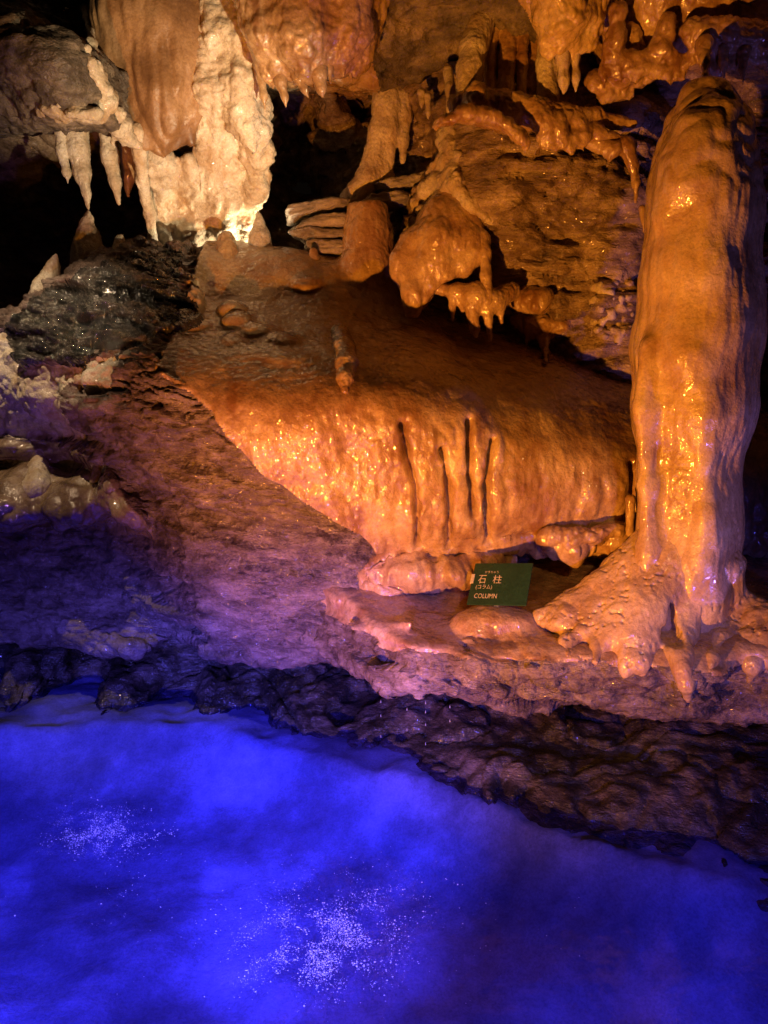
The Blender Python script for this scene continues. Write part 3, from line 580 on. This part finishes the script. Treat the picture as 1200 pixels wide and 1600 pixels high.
thing('lumpy_pillar', 'white lit lumpy stone pillar behind the boulder at the upper left', 'pillar',
      [[(345,-40,4.62,34),(338,60,4.64,38),(330,150,4.70,38),(338,220,4.85,36),(352,290,5.05,42),(350,350,5.2,50),(345,400,5.3,58)],
       [(372,-30,4.55,26),(374,60,4.58,26),(372,130,4.62,28),(380,185,4.66,22),(392,215,4.68,14),(396,238,4.68,5)],[(398,150,4.75,18),(402,230,4.85,26),(398,290,5.0,20),(388,350,5.1,12),(382,390,5.12,9)],
       [(240,238,4.75,14),(252,260,4.82,24),(262,310,5.05,36),(275,400,5.25,46)],[(290,250,4.80,12),(300,330,5.1,34),(310,400,5.25,44)],[(410,170,4.72,10),(412,205,4.72,7),(415,218,4.72,3)]],
      lambda p, n, a: st_pop(p, n, 1.6) + 0.06 * fbm(S(p, 4.5, 4.5, 3), 3, 126) + 0.05 * (np.abs(pn(S(p, 7, 7, 2.6), 127)) - .25), M_PALE, 0.013, k=0.045, holes=(((302,283,4.72),(.055,.14,.10)),((258,290,4.72),(.03,.1,.09))))
# pink drapery with teeth
PG = 'stalactite teeth of the pink ceiling drapery'
thing('pink_drapery', 'pinkish scalloped drapery bulging from the ceiling at top centre', 'drapery', [[(400,-20,4.3,40),(420,50,4.32,36),(432,100,4.36,24)],[(470,-20,4.25,50),(475,60,4.28,44),(480,105,4.32,26)],[(540,-20,4.3,46),(540,50,4.32,36),(530,85,4.35,24)],[(580,-10,4.4,30),(570,60,4.42,22),(556,90,4.42,12)]] + teeth(400,92,575,84,4.36,4.4,24,44,7,10), st_lump, M_FLOW, 0.0115, k=0.06, amp=0.9)
for lb, a in (('leftmost long tooth of the pink drapery', [(425,85,4.36,16),(438,128,4.36,10),(445,152,4.36,5),(447,168,4.36,1.5)]), ('second tooth of the pink drapery', [(455,90,4.32,14),(466,120,4.32,8),(476,140,4.32,4),(482,153,4.32,1.5)]),
              ('grey-tipped middle tooth of the pink drapery', [(492,85,4.30,20),(498,115,4.30,13),(502,138,4.30,7),(504,151,4.30,2)]), ('slender tooth right of the grey-tipped one', [(512,75,4.32,9),(514,105,4.32,7),(517,130,4.32,2)]),
              ('short tooth second from the right of the pink drapery', [(533,70,4.34,12),(536,95,4.34,7),(537,118,4.34,2)]), ('rightmost short tooth of the pink drapery', [(546,80,4.38,11),(547,105,4.38,6),(549,127,4.38,2)]), ('tiny tooth hanging behind the first drapery tooth', [(408,120,4.5,8),(412,150,4.5,5),(414,172,4.5,1.5)])):
    stal(lb, a, M_FLOW, 0.6, group=PG)
# centre pillar and slab rock
thing('white_dripstone', 'whitish twin-stemmed dripstone hanging above the layered slabs', 'dripstone', [[(606,128,5.06,22),(602,165,5.03,20),(594,205,5.03,16),(586,245,5.05,16),(576,280,5.05,20),(556,302,5.03,16),(540,312,5.03,10)],[(630,150,5.03,14),(634,180,5.03,9),(631,220,5.03,7),(629,252,5.03,4)],[(610,150,5.0,14),(612,200,5.0,9),(610,252,5.03,6)],[(598,270,5.06,16),(612,300,5.06,12)]], st_drip, M_PALE, 0.009, k=0.04, amp=1.3)
def slab_mesh(c, w, dp, th, rot, tilt, seed, amp=1.0):
    b = Box((-w/2-.04, -dp/2-.04, -th/2-.04), (w/2+.04, dp/2+.04, th/2+.04), 0.011)
    d = smax(smax(np.abs(b.X) - w/2 * (1 - .8 * np.abs(b.Y) / dp + .5 * b.Z / th * (1 - seed % 3)), np.abs(b.Y) - dp/2, .02), np.abs(b.Z) - th/2 * (1 - .5 * (b.X / w + .5) * (seed % 2) ), .012)
    p, q = b.mesh(d); p, q = subdivide(p, q); n = normals(p, q); pp = p + seed * 3.3
    p = p + n * (amp * (0.022 * fbm(S(pp, 6, 6, 20), 4, 131) + 0.010 * ridged(S(pp, 12, 12, 40), 3, 132)))[:, None]
    ca, sa, cb, sb = math.cos(rot), math.sin(rot), math.cos(tilt), math.sin(tilt)
    M = np.array([[ca, -sa, 0], [sa, ca, 0], [0, 0, 1]]) @ np.array([[cb, 0, sb], [0, 1, 0], [-sb, 0, cb]])
    return (p @ M.T + c).astype(np.float32), q
lay = root('layered_rock', 'stack of grey split slabs jutting left beside the flat-topped stalagmite', 'rock')
M_SLAB = material('grey_slab', (0.16, 0.14, 0.12), (0.36, 0.32, 0.27), (0.55, 0.50, 0.42), (0.35, 0.6), 4, 0.8, 30, strat=4)
for k_, (x, y, Y, w, dp, th, tl) in enumerate([(508,332,5.08,.54,.40,.07,-.12),(520,352,5.06,.46,.40,.06,-.05),(512,372,5.08,.42,.40,.05,.0),(525,392,5.08,.40,.40,.07,.05),(600,318,5.1,.40,.36,.07,-.2),(628,290,5.1,.36,.30,.06,-.25)]):
    obj('slab', to_mesh('slab', *slab_mesh(P(x, y, Y), w, dp, th, 0.3 * ((k_ % 3) - 1), tl, k_ + 1), M_SLAB), lay)
# canopy shelf and flows on the right wall
thing('canopy_shelf', 'orange flowstone canopy curling over like an eyelid below the row of small pillars', 'flowstone', [[(680,198,4.26,7),(696,186,4.22,9),(730,176,4.18,11),(765,182,4.18,11),(795,198,4.18,11),(812,215,4.18,11),(822,228,4.18,10)],[(715,178,4.34,14),(760,184,4.32,14),(800,200,4.32,12)],[(715,162,4.38,18),(745,158,4.34,22),(790,168,4.34,22),(840,178,4.34,22),(880,186,4.36,20),(930,184,4.4,12),(990,192,4.44,9)],[(850,190,4.30,18),(858,222,4.30,8)],[(872,195,4.30,14),(876,225,4.30,8)],[(745,150,4.28,17)],[(905,196,4.34,12),(930,206,4.36,10),(960,218,4.38,8),(985,230,4.4,7)]] + teeth(835,218,925,212,4.30,4.32,11,30,5,3) + teeth(930,205,990,228,4.37,4.4,8,22,4,4), st_lump, M_FLOW, 0.0105, k=0.035, amp=0.8)
thing('pale_flow', 'pale ribbed flowstone running down the wall under the canopy', 'flowstone', [[(700,205,0.02,20),(706,245,0.01,16),(712,285,0.01,15),(735,318,0.01,13),(765,342,0.01,8)]] + popcorn([(690,230),(720,240),(665,390),(628,370)], 70, 5, 13, 0.01, 21), lambda p, n, a: st_pop(p, n, 1.5), M_PALE, 0.0105, k=0.03)
thing('hanging_lobe', 'large rounded orange lobe with ragged lower edge beside the flat-topped stalagmite', 'flowstone', [[(704,300,4.72,20),(697,340,4.70,38),(685,380,4.66,46),(664,422,4.63,30),(650,460,4.60,20),(645,485,4.60,16)],[(720,350,4.66,36),(738,372,4.62,22),(752,384,4.60,10)],[(642,385,4.64,24),(626,405,4.62,12),(620,430,4.62,6)]] + teeth(676,430,752,390,4.58,4.58,9,24,6,5) + teeth(622,410,650,455,4.60,4.60,3,20,5,6), st_flow, M_FLOW, 0.010, k=0.07, amp=0.9, holes=(((716,474,4.6),(.16,.4,.135)),))
stal('thin orange post joining the wall lump to the lobe in mid wall', [[(752,372,4.58,14),(758,395,4.54,8),(759,430,4.52,7),(762,470,4.52,10)]], M_FLOW, group='drips on the right wall')
thing('drip_cluster', 'ragged cluster of dripping orange lumps above the boulder slope', 'dripstone', [[(690,452,4.62,8),(715,455,4.58,12),(745,462,4.55,20),(770,470,4.56,16),(800,455,4.62,14)],[(706,460,4.58,8),(707,502,4.56,2.5)],[(738,480,4.54,12),(742,512,4.52,7),(744,527,4.52,3)],[(762,485,4.54,10),(766,532,4.53,2.5)],[(720,470,4.57,6),(722,488,4.57,2)],[(780,480,4.57,9),(784,505,4.57,2.5)],[(660,450,4.6,8),(690,452,4.62,8)]], st_drip, M_FLOW, 0.008)
thing('drip_cluster', 'small two-lobed orange drip lump right of the ragged cluster', 'dripstone', [[(805,500,0.01,16),(845,515,0.01,20),(880,510,0.02,12)],[(850,525,-0.03,14),(852,550,-0.05,6),(853,566,-0.06,2.5)],[(800,462,0.03,24),(840,470,0.03,22)],[(822,520,-0.02,8),(824,540,-0.03,2.5)]], st_flow, M_FLOW, 0.009)
thing('pale_crust', 'pale lacy crust of calcite on the wall left of the big column', 'crust', popcorn([(925,440),(990,440),(985,540),(930,520)], 60, 3, 7, 0.010, 22), st_pop, M_PALE, 0.0075, k=0.02, sub=0)
stal('long crooked drip on the wall beside the column top', [(978,228,4.36,14),(988,255,4.36,8),(994,285,4.36,6),(993,315,4.36,2.5)], M_FLOW, group='drips on the right wall')
stal('short thin drip below the crooked one beside the column', [(1003,325,4.4,6),(1006,345,4.4,4),(1006,362,4.4,2)], M_FLOW, group='drips on the right wall')
thing('wall_flow', 'narrow orange flow with three drips between canopy and crooked drip', 'flowstone', [[(930,225,4.38,8),(960,232,4.36,12),(985,228,4.38,10)],[(905,215,4.4,9),(935,228,4.38,8)],[(950,235,4.36,8),(953,252,4.36,3)]], st_lump, M_FLOW, 0.009, amp=.6)
# row of small pillars under the ceiling at the right
RG = 'small pillars above the canopy'
def post(label, ch, mat=M_FLOW): thing('small_pillar', label, 'pillar', [ch], st_drip, mat, 0.0075, RG, amp=1.3, k=0.03, sub=0)
post('widest tan pillar at the left end of the row above the canopy', [(752,40,4.5,20),(740,75,4.45,21),(734,110,4.42,21),(732,160,4.4,22)], M_PALE)
post('narrow brown pillar second in the row above the canopy', [(768,50,4.56,12),(766,95,4.54,9),(766,148,4.52,9)])
post('brown pillar third in the row above the canopy', [(796,40,4.56,16),(792,95,4.52,13),(790,160,4.48,14)])
post('thin brown pillar fourth in the row above the canopy', [(820,30,4.54,12),(816,95,4.5,8),(815,158,4.46,9)])
post('thin brown pillar fifth in the row behind the whitish one', [(836,40,4.58,12),(833,100,4.54,9),(832,156,4.5,9)])
post('short whitish speckled pillar right of the brown pillar row', [(856,60,4.44,17),(855,100,4.42,17),(856,156,4.4,18)], M_PALE)
thing('yellow_drapery', 'bright yellow drapery mass hanging from the ceiling at the upper right', 'drapery', [[(880,-30,4.1,46),(885,25,4.12,38),(875,58,4.16,24)],[(925,-20,4.15,30),(922,36,4.18,20),(905,66,4.2,12)],[(850,5,4.15,22),(852,55,4.2,13)]] + teeth(846,60,930,55,4.17,4.19,6,30,8,7), st_lump, material('yellow_flowstone', (0.42, 0.25, 0.07), (0.68, 0.48, 0.17), (0.80, 0.66, 0.36), (0.16, 0.42), 5, 0.6, 34, coat=0.9, cscale=32), 0.0105, k=0.05, amp=1.0)
stal('white-tipped left prong under the yellow drapery', [(876,60,4.18,16),(880,95,4.18,10),(881,125,4.18,8),(881,145,4.18,3)], M_PALE, group=RG)
stal('white-tipped right prong under the yellow drapery', [(900,55,4.2,13),(899,90,4.2,7),(900,120,4.2,6),(900,142,4.2,2.5)], M_PALE, group=RG)
# right ceiling drips
CG = 'ceiling drips above the column'
thing('ceiling_drapery', 'lumpy orange drapery band along the ceiling left of the column top', 'drapery', [[(965,20,4.15,16),(962,60,4.16,13),(956,104,4.2,7)],[(1042,40,4.12,15),(1032,80,4.15,12),(1016,115,4.2,8),(1008,130,4.22,4)],[(985,60,4.26,22),(975,110,4.30,20),(1002,130,4.32,8)],[(1050,88,4.14,11),(1060,108,4.16,7),(1063,122,4.16,3)],[(1085,50,4.08,22),(1140,52,4.06,22),(1200,60,4.04,18),(1260,60,4.04,20)],[(930,128,4.38,13),(950,145,4.36,12),(985,150,4.36,8)],[(1090,75,4.1,12),(1120,80,4.1,10),(1150,84,4.1,10),(1200,85,4.1,10)]] + teeth(940,92,1070,92,4.2,4.14,17,42,6,8) + teeth(1080,82,1240,86,4.1,4.08,18,36,5,9), st_lump, M_FLOW, 0.0105, k=0.035, amp=1.0)
stal('stalactite pointing straight at the top of the big column', [(1100,70,4.0,14),(1101,95,3.95,7),(1102,118,3.92,4),(1102,128,3.92,2)], M_FLOW, group=CG)
stal('slim stalactite just right of the column top', [(1130,75,4.05,11),(1131,100,4.05,6),(1131,127,4.05,2)], M_FLOW, group=CG)
stal('small stalactite nearest the right edge of the picture', [(1162,80,4.05,12),(1161,108,4.05,4),(1161,134,4.05,1.5)], M_FLOW, group=CG)
# little teeth in the dark centre
for lb, a in (('tiny pale tooth left of the row of small pillars', [(668,150,4.7,6),(669,175,4.7,3),(669,188,4.7,1)]), ('tiny pale tooth between dripstone and canopy', [(658,145,4.7,7),(659,160,4.7,3),(659,170,4.7,1)]), ('pale tooth just left of the canopy end', [(700,110,4.6,8),(704,140,4.55,7),(703,172,4.5,6)])):
    stal(lb, a, M_PALE, 0.5, group='tiny teeth in the dark centre')

# drip fringe under ledge and boulder
FG = 'small drips under the boulder edge'
for lb, a in (('small drip at the right end of the gap under the boulder', [(965,850,3.98,9),(966,868,3.98,4),(966,878,3.98,1.5)]), ('small drip in the middle of the gap right of the sign', [(898,850,4.0,8),(899,872,4.0,4),(899,884,4.0,1.5)]), ('thin drip beside the column in the gap under the boulder', [(985,780,3.95,8),(984,830,3.95,5),(983,862,3.95,2)])):
    stal(lb, a, M_FLOW, 0.5, group=FG)
thing('flow_toe', 'orange drapery toe hanging under the boulder right of the sign', 'flowstone', [[(850,835,3.98,10),(890,842,3.95,14),(930,836,3.94,13),(965,830,3.96,12)],[(900,845,3.94,10),(905,858,3.94,4)],[(870,842,3.96,9),(872,852,3.96,4)]] + teeth(850,845,975,838,3.96,3.96,8,26,7,71), st_lump, M_FLOW, 0.009, amp=1.1)

# ------------------------------------------------------------------ sign
def plain(name, c, rough=0.4, bump=0.1):
    return material(name, tuple(v * 0.8 for v in c), c, None, (rough * .8, rough * 1.2), 20, bump, 90)
M_GREEN = plain('green_board', (0.024, 0.075, 0.036), 0.30, 0.15); M_LETTER = plain('cream_paint', (0.85, 0.78, 0.52), 0.5, 0.03); M_METAL = plain('grey_metal', (0.25, 0.25, 0.24), 0.4, 0.05)
BL, BR = P(729, 944, 3.71), P(822, 946, 3.58); ex = BR - BL; sw = np.linalg.norm(ex); ex /= sw
TLp = min((P(743, 880, 3.69 + .005 * k_) for k_ in range(40)), key=lambda v: abs((v - BL) @ ex)); ey = TLp - BL; ey -= ex * (ey @ ex); sh = np.linalg.norm(ey); ey /= sh; ez = np.cross(ex, ey)
def frame_pts(a): a = np.asarray(a, float); return (BL + a[:, :1] * ex + a[:, 1:2] * ey + a[:, 2:3] * ez).astype(np.float32)
def cuboid(x0, x1, y0, y1, z0, z1, bev=0.0):
    v = [(x, y, z) for z in (z0, z1) for y in (y0, y1) for x in (x0, x1)]
    return frame_pts(v), np.array([[0, 2, 3, 1], [4, 5, 7, 6], [0, 1, 5, 4], [2, 6, 7, 3], [0, 4, 6, 2], [1, 3, 7, 5]])
sign = root('sign', 'small dark green name board with cream lettering propped on the ledge', 'sign')
def flat(me): me.polygons.foreach_set('use_smooth', np.zeros(len(me.polygons), bool)); return me
board = obj('board', flat(to_mesh('board', *cuboid(0, sw, 0, sh, -0.008, 0), M_GREEN)), sign)
bm_ = board.modifiers.new('bevel', 'BEVEL'); bm_.width = 0.0015; bm_.segments = 2
obj('edge_clip', flat(to_mesh('edge_clip', *cuboid(-0.006, 0.012, sh * .50, sh * .72, -0.004, 0.003), M_LETTER)), sign)
obj('stake', flat(to_mesh('stake', *cuboid(sw * .46, sw * .54, -0.05, sh * .8, -0.02, -0.008), M_METAL)), sign)
def lettering(txt, u0, u1, v0, v1):
    cu = bpy.data.curves.new('lettering', 'FONT'); cu.body = txt; cu.extrude = 0.0; cu.fill_mode = 'FRONT'
    o = bpy.data.objects.new('lettering', cu); COL.objects.link(o); dg = bpy.context.evaluated_depsgraph_get(); dg.update()
    me = bpy.data.meshes.new_from_object(o.evaluated_get(dg)); bpy.data.objects.remove(o)
    co = np.zeros(len(me.vertices) * 3); me.vertices.foreach_get('co', co); co = co.reshape(-1, 3)
    lo, hi = co.min(0), co.max(0); co = (co - lo) / np.maximum(hi - lo, 1e-6)
    a = np.stack([(u0 + co[:, 0] * (u1 - u0)) * sw, (v0 + co[:, 1] * (v1 - v0)) * sh, np.full(len(co), 0.0012)], 1)
    me.vertices.foreach_set('co', frame_pts(a).ravel()); me.materials.clear(); me.materials.append(M_LETTER); me.update()
    obj('lettering', me, board)
lettering('せきちゅう', .205, .44, .745, .805); lettering('石', .115, .25, .50, .70); lettering('柱', .37, .52, .50, .70)
lettering('(コラム)', .10, .38, .345, .465); lettering('COLUMN', .105, .49, .145, .255)

# ------------------------------------------------------------------ water threads, foam
mth = bpy.data.materials.new('clear_water'); mth.use_nodes = True; bs = mth.node_tree.nodes['Principled BSDF']
bs.inputs['Base Color'].default_value = (0.8, 0.85, 1, 1); bs.inputs['Roughness'].default_value = 0.05; bs.inputs['Transmission Weight'].default_value = 0.7; bs.inputs['IOR'].default_value = 1.33
def tube(pts, rad, n=6):
    p, q = [], []
    for k_, (c, r_) in enumerate(zip(pts, rad)):
        for j in range(n): a = 2 * math.pi * j / n; p.append((c[0] + r_ * math.cos(a), c[1] + r_ * math.sin(a), c[2]))
        if k_: q += [[(k_ - 1) * n + j, (k_ - 1) * n + (j + 1) % n, k_ * n + (j + 1) % n, k_ * n + j] for j in range(n)]
    return np.array(p, np.float32), np.array(q)
dm = to_mesh('water_drop', *(lambda u_: ((np.array([(math.cos(a) * r_ * .0028, math.sin(a) * r_ * .0028, z * .009) for z, r_ in ((-1, .05), (-.8, .7), (-.4, 1), (0, .8), (.5, .35), (1, .05)) for a in np.arange(6) * math.pi / 3], np.float32)), np.array([[k_ * 6 + j, k_ * 6 + (j + 1) % 6, k_ * 6 + 6 + (j + 1) % 6, k_ * 6 + 6 + j] for k_ in range(5) for j in range(6)])))(0), mth)
for x, ys, Y in ((595, (1096, 1118, 1150), 3.62), (636, (1108, 1140), 3.5), (665, (1098, 1112, 1132, 1162), 3.46), (703, (1104, 1126), 3.43)):
    for i_, y in enumerate(ys):
        o = obj('water_drop', dm, None, '%s tiny falling water drop in the %s stream under the ledge tip' % (('topmost', 'second', 'third', 'lowest')[i_ if i_ < len(ys) - 1 else 3], {595: 'leftmost', 636: 'second', 665: 'third', 703: 'rightmost'}[x]), 'water drop', 'falling water drops'); o.location = P(x, y, Y)
M_FOAM = bpy.data.materials.new('foam'); M_FOAM.use_nodes = True; M_FOAM.node_tree.nodes['Principled BSDF'].inputs['Base Color'].default_value = (.85, .85, .85, 1); M_FOAM.node_tree.nodes['Principled BSDF'].inputs['Roughness'].default_value = .25
rg = np.random.RandomState(5); ps, qs, base = [], [], 0
for cx, cy, sx, sy, cnt in ((500,1465,66,44,6000),(510,1480,34,24,3500),(430,1490,40,26,900),(560,1440,40,30,900),(160,1298,44,18,3600),(140,1310,26,12,900),(620,1390,60,30,260),(560,1480,160,80,300),(185,1390,18,30,120),(200,1400,120,60,120)):
    pts = np.array([G(cx + rg.normal() * sx, cy + rg.normal() * sy, 0.0) for _ in range(cnt)])
    keep = sstep(-0.45, 0.5, pn(pts * 10, 151) + 0.5 * pn(pts * 26, 152)) > rg.rand(cnt)
    for g in pts[keep]:
        r_ = min(0.00062 * math.exp(abs(rg.normal()) * 0.68), 0.0032)
        rings = [(0.0, 1.0), (.8, .55)]; s_ = 1 + .5 * rg.rand(); a0 = rg.rand() * 3
        for zz, rr in rings:
            for j in range(4): a = a0 + j * math.pi / 2; ps.append((g[0] + r_ * rr * math.cos(a) * s_, g[1] + r_ * rr * math.sin(a), zz * r_ * .8 + 0.0005))
        qs += [[base + j, base + (j + 1) % 4, base + 4 + (j + 1) % 4, base + 4 + j] for j in range(4)] + [[base + 4, base + 5, base + 6, base + 7]]; base += 8
obj('foam_bubbles', to_mesh('foam_bubbles', np.array(ps, np.float32), np.array(qs), M_FOAM), None, 'drifts of tiny white bubbles floating on the blue pool', 'foam', None, 'stuff')
